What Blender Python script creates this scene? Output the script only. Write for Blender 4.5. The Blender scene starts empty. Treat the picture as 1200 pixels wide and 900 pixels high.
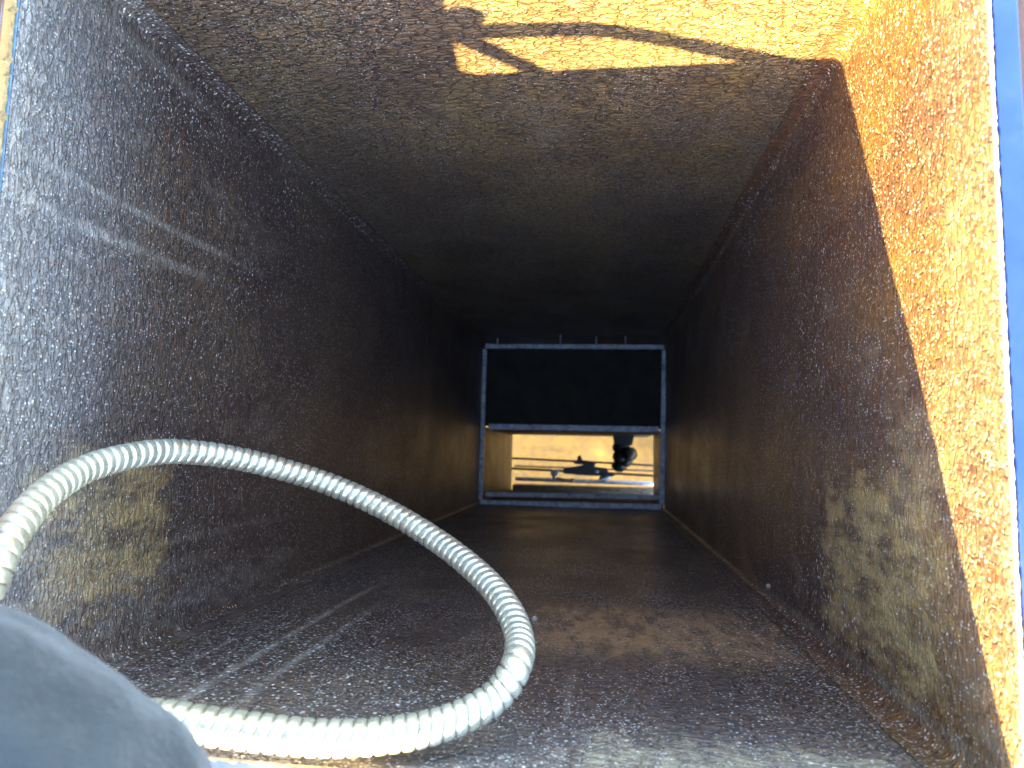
import bpy, bmesh, math, random
import numpy as np
from mathutils import Vector, Matrix, noise
random.seed(7)
scene = bpy.context.scene
COL = scene.collection

# ------------------------------------------------------------------ camera
K = 0.42                                  # metres from the lens to the mouth of the shaft
cam_d = bpy.data.cameras.new("camera")
cam = bpy.data.objects.new("camera", cam_d); COL.objects.link(cam)
RX = Vector((0.99157, 0.02350, -0.12741)); DN = Vector((0.01074, -0.99494, -0.09993)); FW = Vector((-0.12911, 0.09772, -0.98680))
M = Matrix((RX, -DN, -FW)).transposed().to_4x4()
M.translation = Vector((0, 0, K))
cam.matrix_world = M
cam_d.sensor_width = 36; cam_d.lens = 790 / 1200 * 36
cam_d.clip_start = 0.01; cam_d.clip_end = 2000
cam_d.dof.use_dof = True; cam_d.dof.focus_distance = 0.68; cam_d.dof.aperture_fstop = 7.5
scene.camera = cam

# ------------------------------------------------------------------ light
w = bpy.data.worlds.new("World"); scene.world = w; w.use_nodes = True
nt = w.node_tree; bg = nt.nodes["Background"]
sky = nt.nodes.new("ShaderNodeTexSky"); sky.sky_type = 'NISHITA'; sky.sun_disc = False
SD = Vector((0.5, 1.0, -0.412)).normalized()          # the way the sunlight travels
sky.sun_elevation = math.asin(-SD.z)
sky.sun_rotation = math.atan2(-SD.x, -SD.y)
nt.links.new(sky.outputs[0], bg.inputs[0]); bg.inputs[1].default_value = 0.15
sl = bpy.data.lights.new("sun", 'SUN'); so = bpy.data.objects.new("sun", sl); COL.objects.link(so)
sl.energy = 5.0; sl.angle = math.radians(0.5); sl.color = (1.0, 0.77, 0.29)
so.rotation_euler = SD.to_track_quat('-Z', 'Y').to_euler(); so.location = (-2, -4, 2)
scene.view_settings.view_transform = 'Standard'; scene.view_settings.look = 'None'
scene.view_settings.exposure = 3.95; scene.view_settings.gamma = 1
scene.cycles.max_bounces = 7; scene.cycles.diffuse_bounces = 5; scene.cycles.glossy_bounces = 4
scene.cycles.blur_glossy = 0.3; scene.cycles.sample_clamp_indirect = 6

# ------------------------------------------------------------------ helpers
def P(px, py, dep):
    """world point on the sight line of a photo pixel at a depth of dep*K below the lens, along the shaft"""
    d = RX * (px - 600) + DN * (py - 450) + FW * 790
    d = d / -d.z
    return Vector((d.x * dep * K, d.y * dep * K, K - dep * K))

def Z(dep): return K - dep * K
XL, XR, YB, YT = -1.024 * K, .55 * K, -.468 * K, .933 * K
ZF = Z(5.87)

def link(o, parent=None, **kw):
    COL.objects.link(o)
    if parent: o.parent = parent
    for k, v in kw.items(): o[k] = v
    return o
def mesh_obj(name, bm, mat, parent=None, smooth=False, **kw):
    me = bpy.data.meshes.new(name); bm.normal_update(); bm.to_mesh(me); bm.free()
    if mat: me.materials.append(mat)
    if smooth:
        me.polygons.foreach_set('use_smooth', [True] * len(me.polygons))
    return link(bpy.data.objects.new(name, me), parent, **kw)
def thing(name, label, cat, loc=(0, 0, 0), group=None):
    o = bpy.data.objects.new(name, None); o.location = loc; o.empty_display_size = .05
    link(o); o['label'] = label; o['category'] = cat
    if group: o['group'] = group
    return o
def tag(o, label, cat, group=None):
    o['label'] = label; o['category'] = cat
    if group: o['group'] = group
    return o
def box(bm, lo, hi, bev=0.0, rot=None, piv=None):
    lo = Vector(lo); hi = Vector(hi)
    c = (lo + hi) / 2; s = hi - lo
    r = bmesh.ops.create_cube(bm, size=1)
    vs = r['verts']
    for v in vs:
        v.co = Vector((v.co.x * s.x, v.co.y * s.y, v.co.z * s.z))
    if bev:
        es = list({e for v in vs for e in v.link_edges})
        b = bmesh.ops.bevel(bm, geom=es, offset=bev, segments=2, affect='EDGES', profile=.6)
        vs = list({v for f in b['faces'] for v in f.verts} | {v for v in vs if v.is_valid})
        # collect every vertex of the island
        seen = set(vs); st = list(vs)
        while st:
            v = st.pop()
            for e in v.link_edges:
                o = e.other_vert(v)
                if o not in seen: seen.add(o); st.append(o)
        vs = list(seen)
    for v in vs:
        p = v.co.copy()
        if rot: p = rot @ p
        v.co = p + c
    return vs
def tube(bm, pts, r, n=12, cap=True):
    """r: number or list"""
    pts = [Vector(p) for p in pts]; m = len(pts)
    rs = r if isinstance(r, (list, tuple)) else [r] * m
    t0 = (pts[1] - pts[0]).normalized()
    up = Vector((0, 0, 1)) if abs(t0.z) < .9 else Vector((1, 0, 0))
    nrm = (up - t0 * up.dot(t0)).normalized()
    rings = []
    for i in range(m):
        t = (pts[min(i + 1, m - 1)] - pts[max(i - 1, 0)]).normalized()
        nrm = (nrm - t * nrm.dot(t)).normalized(); b = t.cross(nrm)
        rings.append([bm.verts.new(pts[i] + (nrm * math.cos(a) + b * math.sin(a)) * rs[i]) for a in [2 * math.pi * k / n for k in range(n)]])
    for i in range(m - 1):
        for k in range(n):
            bm.faces.new((rings[i][k], rings[i][(k + 1) % n], rings[i + 1][(k + 1) % n], rings[i + 1][k]))
    if cap:
        bm.faces.new(rings[0][::-1]); bm.faces.new(rings[-1])
    return rings
def grid(name, fn, nu, nv, mat, parent, amp=0.0, nrm=None, seed=0, **kw):
    """sheet from fn(u,v) -> Vector; gentle dents of amplitude amp along nrm(u,v)"""
    vs = []
    for j in range(nv + 1):
        for i in range(nu + 1):
            p = fn(i / nu, j / nv)
            if amp:
                n = nrm(i / nu, j / nv) if callable(nrm) else nrm
                q = Vector((p.x * 7, p.y * 7, p.z * 5)) + Vector((seed * 3.1, seed, 0))
                p = p + n * (noise.noise(q) * amp + noise.noise(q * 3.3) * amp * .35)
            vs.append(p)
    fs = [(j * (nu + 1) + i, j * (nu + 1) + i + 1, (j + 1) * (nu + 1) + i + 1, (j + 1) * (nu + 1) + i) for j in range(nv) for i in range(nu)]
    me = bpy.data.meshes.new(name); me.from_pydata([tuple(v) for v in vs], [], fs)
    me.materials.append(mat)
    me.polygons.foreach_set('use_smooth', [True] * len(fs)); me.update()
    return link(bpy.data.objects.new(name, me), parent, **kw)

# ------------------------------------------------------------------ material kit
class NB:
    def __init__(s, name):
        s.m = bpy.data.materials.new(name); s.m.use_nodes = True
        s.t = s.m.node_tree; s.b = s.t.nodes['Principled BSDF']
        tc = s.t.nodes.new('ShaderNodeTexCoord'); s.co = tc.outputs['Object']
        s.geo = s.t.nodes.new('ShaderNodeNewGeometry')
    def new(s, k): return s.t.nodes.new(k)
    def put(s, sock, v):
        if hasattr(v, 'is_linked') or isinstance(v, bpy.types.NodeSocket): s.t.links.new(v, sock)
        else: sock.default_value = v
    def map(s, sc, loc=(0, 0, 0), rot=(0, 0, 0)):
        n = s.new('ShaderNodeMapping'); s.put(n.inputs[0], s.co)
        n.inputs['Scale'].default_value = sc; n.inputs['Location'].default_value = loc; n.inputs['Rotation'].default_value = rot
        return n.outputs[0]
    def noise(s, vec, scale, detail=4, rough=.55, dist=0):
        n = s.new('ShaderNodeTexNoise'); s.put(n.inputs['Vector'], vec)
        n.inputs['Scale'].default_value = scale; n.inputs['Detail'].default_value = detail
        n.inputs['Roughness'].default_value = rough; n.inputs['Distortion'].default_value = dist
        return n.outputs[0]
    def vor(s, vec, scale, feat='F1', out='Distance', rnd=1.0):
        n = s.new('ShaderNodeTexVoronoi'); n.feature = feat; s.put(n.inputs['Vector'], vec)
        n.inputs['Scale'].default_value = scale
        n.inputs['Randomness'].default_value = rnd
        return n.outputs[out], n
    def math(s, op, a, b=None, c=None, clamp=False):
        n = s.new('ShaderNodeMath'); n.operation = op; n.use_clamp = clamp
        s.put(n.inputs[0], a)
        if b is not None: s.put(n.inputs[1], b)
        if c is not None: s.put(n.inputs[2], c)
        return n.outputs[0]
    def ss(s, v, a, b, lo=0., hi=1.):
        n = s.new('ShaderNodeMapRange'); n.interpolation_type = 'SMOOTHSTEP'
        s.put(n.inputs[0], v); n.inputs[1].default_value = a; n.inputs[2].default_value = b
        n.inputs[3].default_value = lo; n.inputs[4].default_value = hi
        return n.outputs[0]
    def mix(s, f, a, b):
        n = s.new('ShaderNodeMix'); n.data_type = 'RGBA'
        s.put(n.inputs[0], f)
        for i, v in ((6, a), (7, b)):
            if isinstance(v, tuple): n.inputs[i].default_value = (*v, 1)
            else: s.put(n.inputs[i], v)
        return n.outputs[2]
    def sep(s):
        n = s.new('ShaderNodeSeparateXYZ'); s.put(n.inputs[0], s.co); return n.outputs
    def bump(s, h, dist, strength=1.0, prev=None):
        n = s.new('ShaderNodeBump'); s.put(n.inputs['Height'], h)
        n.inputs['Distance'].default_value = dist; n.inputs['Strength'].default_value = strength
        if prev is not None: s.put(n.inputs['Normal'], prev)
        return n.outputs[0]
    def set(s, **kw):
        for k, v in kw.items():
            s.put(s.b.inputs[k.replace('_', ' ')], (*v, 1) if isinstance(v, tuple) and len(v) == 3 else v)
        return s.m

def coating(name, axis, streaks=(), stains_and_glow=(), seed=0.0, spots=1.0, ca=(.10, .054, .036), cb=(.155, .094, .050), sky_glare=0, n_crack=.13, crk=1.0):
    """wrinkled brown varnish on sheet steel. axis: the coordinate across the wall ('X' or 'Y')"""
    n = NB(name)
    xyz = n.sep(); across = xyz[0] if axis == 'X' else xyz[1]; z = xyz[2]
    off = (seed, seed * 1.7, seed * .6)
    # long crinkles lying across the shaft
    m1 = n.map((42, 42, 150), off)
    wr = n.noise(m1, 1.0, 4, .60, 1.3)
    ridge = n.math('ABSOLUTE', n.math('SUBTRACT', wr, .5))
    ridge = n.ss(ridge, 0.0, .05)                         # thin valleys between flat tops
    fine = n.noise(n.map((190, 190, 420), off), 1.0, 2, .6, .5)
    # crackle: thin dark cracks round long flat scales
    wn = n.new('ShaderNodeTexNoise'); n.put(wn.inputs['Vector'], n.map((70, 70, 150), off)); wn.inputs['Scale'].default_value = 1; wn.inputs['Detail'].default_value = 2
    wa = n.new('ShaderNodeVectorMath'); wa.operation = 'MULTIPLY_ADD'
    n.put(wa.inputs[0], wn.outputs['Color']); wa.inputs[1].default_value = (1.5, 1.5, 1.5); n.put(wa.inputs[2], n.map((62, 62, 165), off))
    vc, _v = n.vor(wa.outputs[0], 1.0, 'DISTANCE_TO_EDGE')
    crack = n.ss(vc, 0.0, n_crack)
    # droplets, their sky glints painted in as pale specks
    vd, vn = n.vor(n.map((170, 170, 200), off), 1.0)
    sepc = n.new('ShaderNodeSeparateColor'); n.put(sepc.inputs[0], vn.outputs['Color'])
    big = n.noise(n.map((4.5, 4.5, 4.0), off), 1.0, 3)
    rad = n.math('MULTIPLY', n.ss(sepc.outputs[0], -.1, 1.0), n.ss(big, .32, .60, .18, .34 * spots))
    dot = n.math('SUBTRACT', rad, vd); dotm = n.ss(dot, -.01, .06)
    vd2, vn2 = n.vor(n.map((400, 400, 440), off), 1.0)
    sepc2 = n.new('ShaderNodeSeparateColor'); n.put(sepc2.inputs[0], vn2.outputs['Color'])
    dot2 = n.ss(n.math('SUBTRACT', n.math('MULTIPLY', n.ss(sepc2.outputs[1], .40, 1.0), .42), vd2), -.02, .1)
    # colours
    patch = n.ss(n.noise(n.map((7, 7, 4), off), 1.0, 5, .6), .38, .66)
    c = n.mix(patch, ca, cb)
    c = n.mix(n.ss(ridge, 0.0, 1.0, .35, 0.0), c, (.03, .016, .010))
    c = n.mix(n.ss(crack, 0.0, 1.0, .75 * crk, 0.0), c, (.02, .012, .008))
    dust = n.math('MULTIPLY', n.ss(n.noise(n.map((14, 14, 9), (seed + 4, 0, 2)), 1.0, 6, .65), .56, .76), .35)
    edge = n.noise(n.map((38, 38, 26), off), 1.0, 6, .7)
    for (a0, hw, z0, z1, st) in streaks:
        wob = n.math('MULTIPLY_ADD', n.math('SUBTRACT', n.noise(n.map((5, 5, 3), off), 1.0, 2), .5), .02, across)
        d = n.math('ABSOLUTE', n.math('SUBTRACT', wob, a0 * K))
        k = n.ss(d, hw * K, hw * K * .1)
        lo, hi = Z(z1), Z(z0)
        k = n.math('MULTIPLY', k, n.math('MULTIPLY', n.ss(z, lo - .12, lo + .12), n.ss(z, hi + .04, hi - .04)))
        k = n.math('MULTIPLY', k, n.ss(edge, .34, .58, .25, 1.0))
        dust = n.math('MAXIMUM', dust, n.math('MULTIPLY', k, st))
    c = n.mix(dust, c, (.33, .27, .20))
    for (a0, a1, z0, z1, st, colr, *sf) in stains_and_glow:
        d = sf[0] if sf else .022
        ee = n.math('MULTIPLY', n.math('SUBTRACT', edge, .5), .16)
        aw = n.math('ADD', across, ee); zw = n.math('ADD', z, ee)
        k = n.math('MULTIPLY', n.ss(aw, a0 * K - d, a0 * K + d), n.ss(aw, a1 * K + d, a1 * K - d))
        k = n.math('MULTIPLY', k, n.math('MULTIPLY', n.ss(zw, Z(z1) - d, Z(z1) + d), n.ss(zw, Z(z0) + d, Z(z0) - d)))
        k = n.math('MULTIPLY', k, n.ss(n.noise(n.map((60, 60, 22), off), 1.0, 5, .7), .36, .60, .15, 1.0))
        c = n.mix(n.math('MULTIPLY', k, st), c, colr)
    if sky_glare:
        # pale skylight glare painted into the colour, fading down the shaft
        glare = n.math('MULTIPLY', n.math('POWER', n.ss(n.math('MULTIPLY_ADD', n.math('SUBTRACT', big, .5), .16, z), -.22, .03), 1.3), n.ss(n.noise(n.map((240, 240, 240), off), 1.0, 3, .7), .30, .62, .45, 1.0))
        c = n.mix(n.math('MULTIPLY', glare, sky_glare), c, (.34, .315, .30))
    c = n.mix(n.math('MULTIPLY', dotm, .9), c, (.84, .77, .70))
    c = n.mix(n.math('MULTIPLY', dot2, .75 * min(1, spots)), c, (.78, .71, .64))
    h = n.math('ADD', n.math('MULTIPLY', ridge, .35), n.math('MULTIPLY', wr, .9))
    h = n.math('ADD', h, n.math('MULTIPLY', fine, .45))
    h = n.math('ADD', h, n.math('MULTIPLY', crack, .8 * crk))
    h = n.math('ADD', h, n.math('MULTIPLY', dotm, .9))
    h = n.math('ADD', h, n.math('MULTIPLY', dot2, .4))
    nb = n.bump(h, .0031)
    rough = n.math('ADD', n.ss(n.noise(n.map((9, 9, 9), off), 1.0, 4), .3, .7, .36, .52), n.math('MULTIPLY', dust, .25))
    return n.set(Base_Color=c, Roughness=rough, Normal=nb, Coat_Weight=.22, Coat_Roughness=.2, Coat_Normal=nb, IOR=1.5)

def paint(name, col, rough=.4, var=.25, scale=30, bumpd=.0003, metallic=0.0, dirt=None, dirt_amt=.5, coat=0.0):
    n = NB(name)
    v = n.noise(n.map((scale,) * 3), 1.0, 6, .6)
    dark = tuple(x * (1 - var) for x in col); lite = tuple(min(1, x * (1 + var)) for x in col)
    c = n.mix(n.ss(v, .3, .7), dark, lite)
    if dirt:
        c = n.mix(n.math('MULTIPLY', n.ss(n.noise(n.map((scale * .5,) * 3, (3, 1, 2)), 1.0, 8, .7), .5, .68), dirt_amt), c, dirt)
    return n.set(Base_Color=c, Roughness=n.ss(v, .2, .8, max(.05, rough - .1), rough + .12), Metallic=metallic, Coat_Weight=coat,
                 Normal=n.bump(n.noise(n.map((scale * 6,) * 3), 1.0, 5), bumpd))

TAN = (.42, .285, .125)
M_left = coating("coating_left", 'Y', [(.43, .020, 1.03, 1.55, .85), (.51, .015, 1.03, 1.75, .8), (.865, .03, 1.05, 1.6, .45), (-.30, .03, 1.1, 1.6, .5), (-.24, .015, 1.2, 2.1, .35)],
                 [(-.32, -.04, 1.12, 1.50, .9, (.44, .28, .10)), (-.42, -.36, 1.3, 2.2, .6, (.30, .25, .20))], seed=1.3, sky_glare=.72, crk=.7)
M_right = coating("coating_right", 'Y', [(-.43, .02, 1.1, 2.6, .5)],
                  [(-.40, -.06, 1.20, 1.75, 1.0, (.46, .29, .10)), (-.10, .12, 1.14, 1.40, .4, TAN), (-.6, 1.1, .9, 1.15, .35, (.26, .19, .10)), (-.16, .17, 3.5, 4.1, .8, TAN)], seed=5.1, ca=(.12, .045, .018), cb=(.20, .086, .018), crk=.55)  # deepest tan patch: reflected sunlight painted into the colour
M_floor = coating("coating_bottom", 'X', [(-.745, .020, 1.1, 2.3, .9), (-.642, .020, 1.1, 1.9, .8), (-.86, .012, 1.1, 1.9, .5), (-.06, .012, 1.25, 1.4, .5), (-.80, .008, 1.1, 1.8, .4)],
                  [(-.02, .50, .95, 1.17, .75, (.44, .36, .20)), (-.15, .45, 1.66, 2.10, 1.2, (.44, .25, .11), .06)], seed=8.4, sky_glare=.4)  # last band: sun thrown down by the glossy top wall, painted as colour
M_top = coating("coating_top", 'X', [], [], seed=12.7, spots=.6, ca=(.16, .092, .050), cb=(.25, .154, .054))
M_blue = paint("blue_enamel", (.010, .030, .13), .35, .15, 14, .0002, dirt=(.06, .09, .16), dirt_amt=.3)
M_pale = paint("pale_blue_worn_lip", (.10, .17, .23), .5, .3, 90, .0003)
M_burr = paint("cut_sheet_edge", (.36, .31, .23), .5, .35, 160, .0006)
M_foam = paint("torn_yellow_gasket", (.34, .23, .10), .8, .3, 160, .001)
M_rust = paint("red_oxide_paint", (.16, .065, .035), .6, .18, 24, .0004, dirt=(.22, .12, .07), dirt_amt=.5)
M_steel = paint("galvanised_angle", (.42, .45, .52), .5, .35, 55, .0004, metallic=.2, dirt=(.05, .045, .04), dirt_amt=.7)
M_dark = paint("grimy_dark_plate", (.034, .030, .024), .95, .35, 18, .0006)
M_black = paint("black_oily_steel", (.02, .02, .022), .42, .3, 60, .0005)
M_grain = paint("dry_yellow_grain", (.056, .032, .0045), .9, .4, 30, .004)
M_pebble = paint("pale_pebble", (.30, .27, .22), .6, .2, 200, .0004)

# ------------------------------------------------------------------ ground below and the deck round the mouth
def ground():
    bm = bmesh.new(); zz = Z(10.2); n = 90
    ticks = [math.copysign((abs(t)) ** 3.2 * 260, t) for t in [(-1 + 2 * i / n) for i in range(n + 1)]]
    V = [[bm.verts.new((x, y, zz + .05 * noise.noise(Vector((x * 2.2, y * 2.2, 0))) + .02 * noise.noise(Vector((x * 9, y * 9, 3))))) for x in ticks] for y in ticks]
    for j in range(n):
        for i in range(n):
            bm.faces.new((V[j][i], V[j][i + 1], V[j + 1][i + 1], V[j + 1][i]))
    mesh_obj('ground', bm, M_grain, None, True, kind='structure')
ground()
def deck():
    bm = bmesh.new(); X0, X1, Y0, Y1 = -1.5, 1.5, -1.1, 1.5
    zt, zb = -.012, -.016
    hx0, hx1, hy0, hy1 = XL - .006, XR + .006, YB - .006, YT + .006
    def ring(z): return ([bm.verts.new((x, y, z)) for x, y in ((X0, Y0), (X1, Y0), (X1, Y1), (X0, Y1))], [bm.verts.new((x, y, z)) for x, y in ((hx0, hy0), (hx1, hy0), (hx1, hy1), (hx0, hy1))])
    a, b = ring(zt); c, d = ring(zb)
    for i in range(4):
        j = (i + 1) % 4
        bm.faces.new((a[i], a[j], b[j], b[i])); bm.faces.new((c[i], d[i], d[j], c[j]))
        bm.faces.new((a[i], c[i], c[j], a[j])); bm.faces.new((b[i], b[j], d[j], d[i]))
    mesh_obj('deck', bm, M_rust, None, kind='structure')
deck()

# ------------------------------------------------------------------ the shaft
sh = thing('steel_shaft', 'long rectangular steel shaft, brown wrinkled varnish inside, blue rim at its mouth', 'shaft')
RB = .011        # bend radius of the side sheets
LAP = .013       # how far the side sheets lap over the top and bottom sheets
T = .0016
def side_profile(xw, sgn):
    """C profile of a side sheet: laps onto the bottom, bends, rises, bends, laps onto the top. sgn=+1 points into the shaft"""
    pts = [Vector((xw + sgn * (RB + LAP), YB + T, 0))]
    for k in range(9):
        a = math.pi / 2 * k / 8
        pts.append(Vector((xw + sgn * (RB - RB * math.sin(a)), YB + T + RB - RB * math.cos(a), 0)))
    for k in range(1, 40):
        pts.append(Vector((xw, (YB + T + RB) + (YT - YB - 2 * T - 2 * RB) * k / 40, 0)))
    for k in range(9):
        a = math.pi / 2 * k / 8
        pts.append(Vector((xw + sgn * (RB - RB * math.cos(a)), YT - T - RB + RB * math.sin(a), 0)))
    pts.append(Vector((xw + sgn * (RB + LAP), YT - T, 0)))
    return pts
def side(name, xw, sgn, mat, seed):
    pr = side_profile(xw, sgn); m = len(pr) - 1; nz = 150
    def fn(u, v):
        p = pr[round(u * m)]; return Vector((p.x, p.y, ZF * v))
    def nn(u, v):
        i = round(u * m); return Vector((sgn if 9 < i < m - 9 else 0, 0, 0)) * (1 - math.exp(-((v) / .01)))
    o = grid(name, fn, m, nz, mat, sh, .0022, nn, seed)
    s = o.modifiers.new('thickness', 'SOLIDIFY'); s.thickness = T * .9; s.offset = 0
    return o
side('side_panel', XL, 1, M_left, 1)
side('side_panel', XR, -1, M_right, 2)
def flat(name, y, mat, seed, sgn):
    o = grid(name, lambda u, v: Vector((XL + .004 + (XR - XL - .008) * u, y, ZF * v)), 60, 150, mat, sh, .0020, lambda u, v: Vector((0, sgn, 0)) * (min(u, 1 - u) * 4 if min(u, 1 - u) < .1 else 1) * (1 - math.exp(-v / .01)) * .0 + Vector((0, -sgn, 0)) * max(0, min(1, min(u, 1 - u) * 12 - .7)) * (1 - math.exp(-v / .01)), seed)
    s = o.modifiers.new('thickness', 'SOLIDIFY'); s.thickness = T * .8; s.offset = 0
    return o
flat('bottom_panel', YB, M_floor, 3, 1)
flat('top_panel', YT, M_top, 4, -1)
# rim flanges: right, bottom and top are turned out flat and enamelled blue; the left one is a narrow fold
def rim():
    bm = bmesh.new()
    box(bm, (XR + .0035, YB - .020, -.004), (XR + .0180, YT + .02, 0.001), .0012)
    mesh_obj('rim_flange', bm, M_blue, sh)
    bm = bmesh.new()
    box(bm, (-.19, YB - .030, -.004), (XR + .003, YB - .0032, 0.0008), .0012)
    box(bm, (XL - .001, YB - .030, -.004), (-.1905, YB - .0032, -.0022), .0010)
    mesh_obj('rim_flange', bm, M_blue, sh)
    bm = bmesh.new()
    box(bm, (XL - .001, YT + .0032, -.004), (XR + .003, YT + .02, .0008), .0012)
    mesh_obj('rim_flange', bm, M_blue, sh)
    bm = bmesh.new()
    box(bm, (XL - .0030, YB - .002, -.012), (XL - .0010, YT + .002, .0006), .0005)
    mesh_obj('rim_flange', bm, M_pale, sh)
rim()
def ragged(name, a, b, side_dir, mat, w0=.0016, w1=.0016, seed=0, step=.0022, zl=-.003, zh=.0022):
    """ragged bead of burrs and overspray along a cut edge"""
    a = Vector(a); b = Vector(b); L = (b - a).length; n = int(L / step); rnd = random.Random(seed)
    d = (b - a).normalized(); s = Vector(side_dir)
    bm = bmesh.new(); rows = []
    for i in range(n + 1):
        p = a + d * (L * i / n)
        wv = w0 * (.7 + .9 * (noise.noise(Vector((i * step * 60, seed * 5, 0))) + .3)) + w1 * rnd.random() ** 5 * 2.2
        hz = zh + .0012 * rnd.random()
        rows.append([bm.verts.new(p - s * .0012 + Vector((0, 0, zl))), bm.verts.new(p - s * wv * .55 + Vector((0, 0, hz * .7))), bm.verts.new(p + s * wv * .2 + Vector((0, 0, hz))), bm.verts.new(p + s * wv + Vector((0, 0, 0.0008))), bm.verts.new(p + s * .0012 + Vector((0, 0, zl)))])
    for i in range(n):
        for k in range(4):
            bm.faces.new((rows[i][k], rows[i + 1][k], rows[i + 1][k + 1], rows[i][k + 1]))
    return mesh_obj(name, bm, mat, sh)
ragged('edge_burr', (XR + .0015, YB, 0), (XR + .0015, YT, 0), (1, 0, 0), M_burr, .0007, .0004, 1)
ragged('edge_burr', (XL, YB - .0015, 0), (XR, YB - .0015, 0), (0, -1, 0), M_burr, .0008, .0007, 2)
ragged('edge_gasket', (XL - .0040, YB, .0), (XL - .0040, YT, .0), (-1, 0, 0), M_foam, .0003, .0040, 3, .003)

# screw tips poking through the top sheet just above the far frame
SC = [(583, 396), (657, 393), (699, 394), (733, 394)]
tip = None
for i, (a, b) in enumerate(SC):
    y = YT; d = P(a, b, 1.0); dep = YT / d.y
    bm = bmesh.new(); tube(bm, [(d.x * dep, y, K - dep * K), (d.x * dep, y - .030, K - dep * K)], [.0035, .0022], 8)
    mesh_obj('screw_tip', bm, M_steel, sh)
# door leaf standing open along the left edge
dr = thing('hatch_door', 'red-brown steel hatch door standing open along the left edge of the shaft mouth', 'door', (XL - .012, 0, 0))
def door():
    x0 = -.0035; x1 = .0; y0 = -.507 * K; y1 = YT + .03; zt = .36
    bm = bmesh.new()
    r = [[bm.verts.new((x, y, z)) for (y, z) in ((y0 + .018, .004), (y1, .004), (y1, zt), (y0 - .045, zt))] for x in (x0, x1)]
    bm.faces.new(r[0]); bm.faces.new(r[1][::-1])
    for i in range(4):
        j = (i + 1) % 4; bm.faces.new((r[0][i], r[1][i], r[1][j], r[0][j]))
    mesh_obj('door_leaf', bm, M_rust, dr)
    bm = bmesh.new(); box(bm, (-.028, -.1, zt - .03), (-.0045, .2, zt - .026), .001); mesh_obj('stiffener', bm, M_rust, dr)
    for yy in (-.12, .28):
        bm = bmesh.new(); tube(bm, [(-.010, yy, -.001), (-.010, yy + .06, -.001)], .005, 14); mesh_obj('hinge', bm, M_steel, dr)
door()

# ------------------------------------------------------------------ frame and gate box at the far end
fr = thing('end_frame', 'dark blue-grey angle iron frame with a crossbar at the far end of the shaft', 'frame', (0, 0, ZF))
def bar(name, a, b, wd, dp, mat, parent, tilt=0):
    """flat bar between two points in a plane square to the shaft"""
    a = Vector(a); b = Vector(b); d = b - a; L = d.length
    ang = math.atan2(d.y, d.x)
    bm = bmesh.new(); R3 = Matrix.Rotation(ang, 3, 'Z')
    box(bm, (-L / 2, -wd / 2, -dp / 2), (L / 2, wd / 2, dp / 2), min(wd, dp) * .12)
    c = (a + b) / 2 - parent.location
    for v in bm.verts: v.co = R3 @ v.co + c
    return mesh_obj(name, bm, mat, parent)
FD = 5.80
tl, tr_, brr, bl = P(569, 406, FD), P(778, 407, FD), P(775, 594, FD), P(563, 589, FD)
bar('frame_bar', tl, tr_, .017, .02, M_steel, fr)
bar('frame_bar', tr_ + Vector((.001, -.0105, .0)), brr + Vector((0.001, .0105, 0)), .017, .022, M_steel, fr)
bar('frame_bar', bl, brr, .020, .02, M_steel, fr)
bar('frame_bar', tl + Vector((0, -.0105, 0)), bl + Vector((0, .0125, 0)), .015, .022, M_steel, fr)
c0, c1 = P(573, 500, 5.83), P(772, 503.5, 5.83)
bar('crossbar', c0, c1, .022, .030, M_steel, fr)
bar('crossbar', P(569, 579, 6.0), P(772, 583, 6.0), .016, .02, M_steel, fr)

gb = thing('gate_box', 'dark box below the crossbar, open to the yellow ground beneath', 'gate box', (0, 0, ZF))
z1 = Z(8.0)
def sheet(name, quad, mat, parent, th=.003):
    bm = bmesh.new(); L = parent.location
    q = [Vector(p) - L for p in quad]
    n = (q[1] - q[0]).cross(q[3] - q[0]).normalized() * th
    a = [bm.verts.new(p) for p in q]; b = [bm.verts.new(p + n) for p in q]
    bm.faces.new(a[::-1]); bm.faces.new(b)
    for i in range(4):
        j = (i + 1) % 4; bm.faces.new((a[i], a[j], b[j], b[i]))
    return mesh_obj(name, bm, mat, parent)
yc = .0335 * 5.83 * K + .004
M_box = coating("coating_box", 'X', seed=21.0, spots=.4)
zf = ZF - .001; zp = ZF + .004
sheet('cover_plate', [(XL + .001, yc, zp), (XR - .001, yc, zp), (XR - .001, YT, zp), (XL + .001, YT, zp)], M_dark, gb)
sheet('box_side', [(XL, YB, zf), (XL, yc, zf), (XL, yc, z1), (XL, YB, z1)], M_box, gb)
sheet('box_side', [(XR, YB, zf), (XR, yc, zf), (XR, yc, Z(6.9)), (XR, YB, Z(6.9))], M_box, gb)
sheet('box_roof', [(XL, yc - .008, zf), (XR, yc - .008, zf), (XR, yc - .008 , z1), (XL, yc - .008, z1)], M_dark, gb)
sheet('box_bottom', [(XL, YB, zf), (XR, YB, zf), (XR, YB, z1), (XL, YB, z1)], M_dark, gb)
# jamb strip at the end of the right side
bm = bmesh.new(); box(bm, (XR - .004, YB, Z(6.9) - .012 - ZF), (XR + .01, yc - .01, Z(6.9) - .001 - ZF), .001); mesh_obj('jamb_strip', bm, M_steel, gb)
# low channel lying across the lower end
bm = bmesh.new(); a = P(604, 561, 7.9); b = P(768, 567, 7.9)
tube(bm, [Vector((a.x, a.y, a.z - ZF)), Vector((b.x, b.y, b.z - ZF))], .010, 10); mesh_obj('end_rail', bm, M_steel, gb)
bm = bmesh.new(); a = P(604, 572, 7.6); b = P(775, 580, 7.6)
box(bm, ((a.x), a.y - .03, a.z - ZF), (b.x, a.y + .022, a.z - ZF + .12), .003); mesh_obj('end_sill', bm, M_box, gb)

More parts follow.
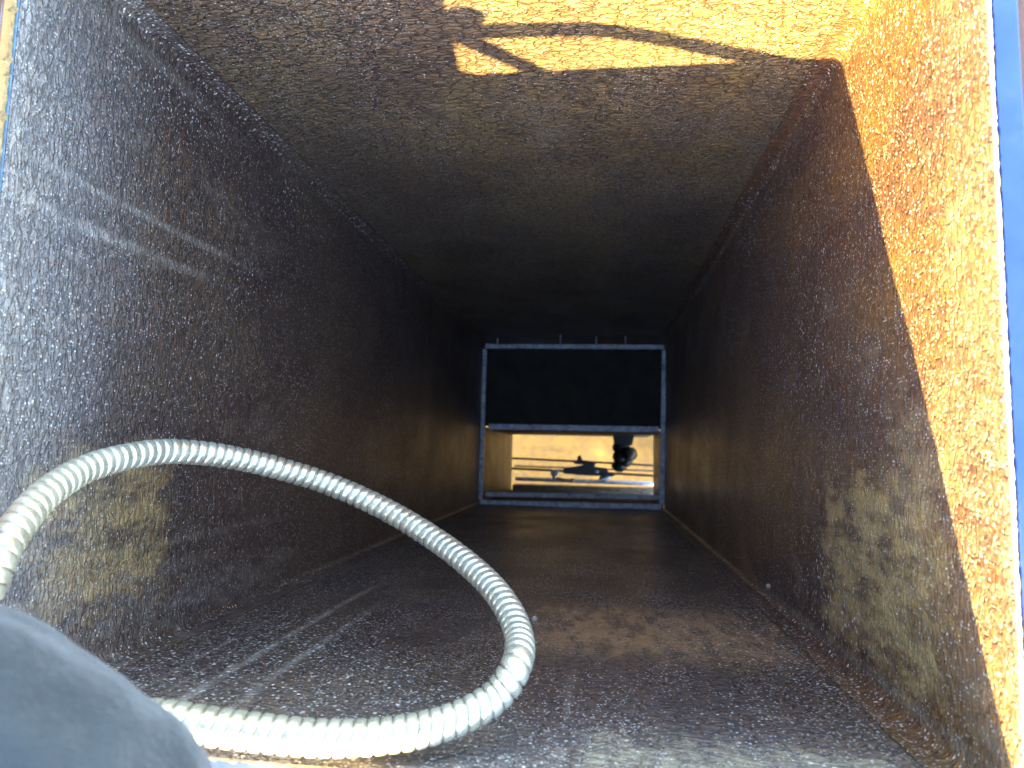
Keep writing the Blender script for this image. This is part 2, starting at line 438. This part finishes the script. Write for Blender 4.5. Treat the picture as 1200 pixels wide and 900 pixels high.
for (q0, q1, rr) in (((603, 546), (770, 552), .0045), ((603, 571), (772, 576), .009)):
    bm = bmesh.new(); a = P(*q0, 8.0); b = P(*q1, 8.0)
    tube(bm, [Vector((a.x, a.y, a.z - ZF)), Vector((b.x, b.y, b.z - ZF))], rr, 10); mesh_obj('end_rail', bm, M_box, gb)
# two rods with a slide block
rods = thing('slide_gate_gear', 'black slide block with bracket on two thin rods across the yellow opening', 'gate gear', P(690, 547, 7.6))
def loc(px, py, d): return P(px, py, d) - rods.location
for (a, b, c, d_, r) in ((600, 537, 775, 546, .0052), (600, 549, 775, 558, .0060)):
    bm = bmesh.new(); pp = [loc(a + (c - a) * t, b + (d_ - b) * t - .25 * math.sin(t * 3.1), 7.6) for t in [i / 14 for i in range(15)]]
    tube(bm, pp, r, 10); mesh_obj('rod', bm, M_black, rods, True)
def poly(name, pts, d0, d1, parent, mat, bev=.002):
    bm = bmesh.new(); L = parent.location
    f0 = [bm.verts.new(P(x, y, d0) - L) for x, y in pts]
    f1 = []
    for v in f0: f1.append(bm.verts.new(v.co - Vector((0, 0, (d1 - d0) * K))))
    bm.faces.new(f0[::-1]); bm.faces.new(f1)
    m = len(pts)
    for i in range(m):
        j = (i + 1) % m; bm.faces.new((f0[i], f0[j], f1[j], f1[i]))
    bmesh.ops.recalc_face_normals(bm, faces=bm.faces[:])
    bmesh.ops.bevel(bm, geom=bm.edges[:], offset=bev, segments=1, affect='EDGES')
    return mesh_obj(name, bm, mat, parent)
poly('slide_block', [(660, 548), (673, 547), (683, 545), (684, 540), (697, 541), (697, 547), (712, 549), (714, 556), (700, 558), (680, 557), (660, 555)], 7.45, 7.62, rods, M_black)
poly('block_ear', [(671, 541), (676, 539), (677, 534.5), (679, 533), (681, 535), (682, 539), (699, 541), (698, 545), (674, 544)], 7.46, 7.60, rods, M_black)
poly('bracket', [(646, 550), (654, 551), (654, 556), (651, 558), (650, 563), (647, 563), (647, 558), (645, 556)], 7.42, 7.52, rods, M_steel)
poly('bracket', [(704, 556), (716, 553), (722, 556), (714, 561), (707, 565), (700, 566)], 7.42, 7.52, rods, M_black)
bm = bmesh.new(); tube(bm, [loc(*q, 7.4) for q in ((652, 560), (664, 563), (676, 565), (690, 565), (704, 563), (716, 559))], .005, 8); mesh_obj('hose', bm, M_steel, rods, True)
bm = bmesh.new(); bmesh.ops.create_uvsphere(bm, u_segments=12, v_segments=8, radius=.011)
for v in bm.verts: v.co += loc(671, 563, 7.36)
mesh_obj('bolt_head', bm, M_pebble, rods, True)
bm = bmesh.new(); bmesh.ops.create_uvsphere(bm, u_segments=12, v_segments=8, radius=.009)
for v in bm.verts: v.co += loc(699, 553, 7.38)
mesh_obj('bolt_head', bm, M_steel, rods, True)

# dark actuator hanging from the upper edge of the opening
ac = thing('gate_actuator', 'lumpy black actuator hanging from the top edge of the yellow opening', 'actuator', P(733, 516, 7.2))
def lump(name, spec, mat, seg=20):
    bm = bmesh.new()
    for (x, y, d, rx, ry, rz) in spec:
        r = bmesh.ops.create_icosphere(bm, subdivisions=3, radius=1)
        c = P(x, y, d) - ac.location
        for v in r['verts']:
            k = 1 + .16 * noise.noise(v.co * 2.3 + Vector((x, y, 0)))
            v.co = Vector((v.co.x * rx, v.co.y * ry, v.co.z * rz)) * k + c
    return mesh_obj(name, bm, mat, ac, True)
s_ = 7.2 * K / 790
lump('housing', [(728, 524, 7.2, 10 * s_, 9 * s_, .04), (727, 535, 7.15, 9 * s_, 9 * s_, .04), (726, 546, 7.2, 9 * s_, 7 * s_, .035)], M_black)
lump('motor', [(737, 532, 7.1, 9.5 * s_, 8.5 * s_, .045), (733, 541, 7.15, 8 * s_, 6 * s_, .035)], M_black)
poly('hanger', [(718, 508), (744, 509), (741, 522), (720, 522)], 7.1, 7.3, ac, M_black)

# ------------------------------------------------------------------ conduit loop
M_cond = NB('galvanised_conduit')
v = M_cond.noise(M_cond.map((70, 70, 70)), 1.0, 5, .6)
ga = M_cond.new('ShaderNodeAttribute'); ga.attribute_name = 'groove'
M_cond = M_cond.set(Base_Color=M_cond.mix(M_cond.ss(ga.outputs['Fac'], .35, .95, 0, .85), M_cond.mix(M_cond.ss(v, .3, .7), (.54, .51, .37), (.72, .69, .54)), (.10, .075, .04)), Metallic=.68, Roughness=M_cond.ss(v, .2, .8, .22, .36),
                    Normal=M_cond.bump(M_cond.noise(M_cond.map((500, 500, 500)), 1.0, 3), .0001))
def catmull(pts, n=24):
    out = []
    q = [pts[0]] + pts + [pts[-1]]
    for i in range(1, len(q) - 2):
        for k in range(n):
            t = k / n
            out.append(.5 * ((2 * q[i]) + (-q[i - 1] + q[i + 1]) * t + (2 * q[i - 1] - 5 * q[i] + 4 * q[i + 1] - q[i + 2]) * t * t + (-q[i - 1] + 3 * q[i] - 3 * q[i + 1] + q[i + 2]) * t ** 3))
    out.append(q[-2]); return out
CP = [(-1.35, -1.5, .60), (-1.15, -.75, .74), (-1.08, -.48, .81)]
pts = [Vector((x * K, y * K, K - d * K)) for x, y, d in CP]
vis = [(-45, 728, .865), (-14, 680, .875), (5, 640, .90), (45, 587, .98), (95, 552, 1.08), (150, 535, 1.18), (200, 529, 1.27), (260, 534, 1.36), (320, 547, 1.44), (385, 567, 1.50), (450, 596, 1.50), (510, 632, 1.45), (560, 671, 1.36),
       (592, 708, 1.27), (608, 745, 1.19), (606, 778, 1.11), (585, 812, 1.09), (550, 836, 1.06), (500, 854, 1.03), (440, 863, 1.0), (380, 865, .975), (320, 860, .95), (255, 852, .925), (200, 844, .905), (140, 838, .89), (70, 834, .88)]
pts += [P(*q) for q in vis]
pts += [Vector((x * K, y * K, K - d * K)) for x, y, d in ((-.98, -.40, .855), (-1.15, -.50, .84), (-1.4, -.9, .70), (-1.6, -1.6, .58))]
dense = catmull(pts, 20)
# resample evenly
def resample(p, step):
    out = [p[0]]; acc = 0; 
    for i in range(1, len(p)):
        a, b = p[i - 1], p[i]; L = (b - a).length
        while acc + L >= step:
            t = (step - acc) / L; a = a.lerp(b, t); out.append(a); L = (b - a).length; acc = 0
        acc += L
    return out
PITCH = .0080
step = PITCH / 14
cl = resample(dense, step)
for _ in range(100):
    cl = [cl[0]] + [(cl[i - 1] + cl[i] * 2 + cl[i + 1]) / 4 for i in range(1, len(cl) - 1)] + [cl[-1]]
RC = .0106; NS = 24
def conduit():
    t0 = (cl[1] - cl[0]).normalized(); nrm = t0.orthogonal().normalized()
    V = []; F = []; GR = []
    for i, p in enumerate(cl):
        t = (cl[min(i + 1, len(cl) - 1)] - cl[max(i - 1, 0)]).normalized()
        nrm = (nrm - t * nrm.dot(t)).normalized(); b = t.cross(nrm)
        for k in range(NS):
            a = 2 * math.pi * k / NS
            ph = (i / 14 + k / NS) % 1.0
            # rounded ridge, then a narrow step down to the next turn
            g = abs(2 * ph - 1) ** 4.5; GR.append(g)
            r = RC * (1.02 - .20 * g)
            V.append(p + (nrm * math.cos(a) + b * math.sin(a)) * r)
    n = len(cl)
    for i in range(n - 1):
        for k in range(NS):
            F.append((i * NS + k, i * NS + (k + 1) % NS, (i + 1) * NS + (k + 1) % NS, (i + 1) * NS + k))
    me = bpy.data.meshes.new('flexible_conduit'); me.from_pydata([tuple(v) for v in V], [], F); me.materials.append(M_cond)
    me.polygons.foreach_set('use_smooth', [True] * len(F)); me.update()
    at = me.attributes.new('groove', 'FLOAT', 'POINT'); at.data.foreach_set('value', GR)
    o = link(bpy.data.objects.new('flexible_conduit', me))
    tag(o, 'ribbed galvanised flexible conduit bent in a loop inside the shaft mouth', 'conduit')
conduit()

# ------------------------------------------------------------------ small debris
def debris(px, py, wall, r, label):
    d = P(px, py, 1.0)
    if wall == 'B': dep = YB / d.y
    else: dep = XR / d.x
    c = Vector((d.x * dep, d.y * dep, K - dep * K)) + (Vector((0, r * .8, 0)) if wall == 'B' else Vector((-r * .8, 0, 0)))
    bm = bmesh.new(); bmesh.ops.create_icosphere(bm, subdivisions=2, radius=r)
    for v in bm.verts: v.co = v.co * (1 + .25 * noise.noise(v.co.normalized() * 2 + Vector((px, 0, 0))))
    o = mesh_obj('pebble', bm, M_pebble, None, True); o.location = c
    tag(o, label, 'pebble')
debris(626, 729, 'B', .0042, 'tiny pale round pebble just right of the conduit loop')
debris(903, 687, 'R', .0035, 'small pale chip caught near the lower right corner seam')

# ------------------------------------------------------------------ gloved hand
M_glove = NB('blue_grey_work_glove')
gv = M_glove.noise(M_glove.map((45, 45, 45)), 1.0, 5, .6)
kn = M_glove.noise(M_glove.map((900, 900, 900)), 1.0, 2)
M_glove = M_glove.set(Base_Color=M_glove.mix(M_glove.ss(gv, .3, .7), (.013, .020, .023), (.026, .035, .038)), Roughness=.75,
                      Normal=M_glove.bump(M_glove.math('ADD', M_glove.math('MULTIPLY', gv, 4.0), kn), .0012), Sheen_Weight=.3)
C0 = P(14, 945, .60)
HR = Vector((0, 0, 1)).rotation_difference((Vector((0, 0, K)) - P(14, 945, .60)).normalized()).to_matrix() @ Matrix.Rotation(math.radians(-18), 3, 'Z')
hd = thing('person', 'hand in a blue-grey work glove at the lower left, in front of the conduit', 'person', C0)
def hand():
    V = []; E = []; Rr = []
    def add(p, r, par=None):
        V.append(HR @ (Vector(p) * 1.0)); Rr.append(r); i = len(V) - 1
        if par is not None: E.append((par, i))
        return i
    palm = add((0.0, -.010, .050), .040)
    wrist = add((-.02, -.075, .070), .040, palm)
    f1 = add((-.06, -.17, .12), .046, wrist); add((-.13, -.36, .19), .052, f1)
    pk = add((.002, .010, .060), .036, palm)
    b0 = add((-.034, .012, .056), .045, palm); add((.016, -.004, .056), .047, b0)
    for i, x in enumerate((-.046, -.018, .010, .036)):
        s = (.50, .66, .62, .40)[i]
        k = add((x, .034 * s, .066), .0225, pk)
        m = add((x + .002, .050 * s, .034), .0175, k)
        m2 = add((x + .003, .042 * s, .004), .0150, m)
        d = add((x + .004, .018, -.016), .0135, m2)
        add((x + .004, -.006, -.020), .0120, d)
    t0 = add((.034, -.034, .052), .026, palm)
    t1 = add((.052, -.036, .028), .0210, t0)
    t2 = add((.050, -.026, .004), .0180, t1)
    add((.036, -.018, -.014), .0140, t2)
    # one continuous skin: capsules along the bones, fused and smoothed
    bm = bmesh.new()
    for a_, b_ in E:
        A, B = V[a_], V[b_]; n = max(3, int((B - A).length / .004))
        for k in range(n + 1):
            t = k / n
            r = bmesh.ops.create_icosphere(bm, subdivisions=2, radius=Rr[a_] * (1 - t) + Rr[b_] * t)
            for v in r['verts']: v.co += A.lerp(B, t)
    tmp = bpy.data.meshes.new('tmp'); bm.to_mesh(tmp); bm.free()
    o = link(bpy.data.objects.new('tmp', tmp))
    rm = o.modifiers.new('remesh', 'REMESH'); rm.mode = 'VOXEL'; rm.voxel_size = .0016
    sm = o.modifiers.new('smooth', 'SMOOTH'); sm.iterations = 45; sm.factor = .6
    dg = bpy.context.evaluated_depsgraph_get(); me = bpy.data.meshes.new_from_object(o.evaluated_get(dg))
    bpy.data.objects.remove(o); bpy.data.meshes.remove(tmp)
    me.name = 'glove'; me.materials.clear(); me.materials.append(M_glove)
    bm = bmesh.new(); bm.from_mesh(me)          # keep the outer skin only
    left = set(bm.verts); best = []
    while left:
        st = [left.pop()]; isl = list(st)
        while st:
            v = st.pop()
            for e in v.link_edges:
                q = e.other_vert(v)
                if q in left: left.remove(q); st.append(q); isl.append(q)
        if len(isl) > len(best): best = isl
    keep = set(best); bmesh.ops.delete(bm, geom=[v for v in bm.verts if v not in keep], context='VERTS')
    for v in bm.verts:                           # loose folds of the cloth
        q = v.co * 26
        v.co += v.normal * (.0020 * noise.noise(Vector((q.x, q.y * 2.2, q.z))) + .0008 * noise.noise(q * 3.1))
    bm.to_mesh(me); bm.free()
    me.polygons.foreach_set('use_smooth', [True] * len(me.polygons))
    link(bpy.data.objects.new('glove', me), hd)
hand()
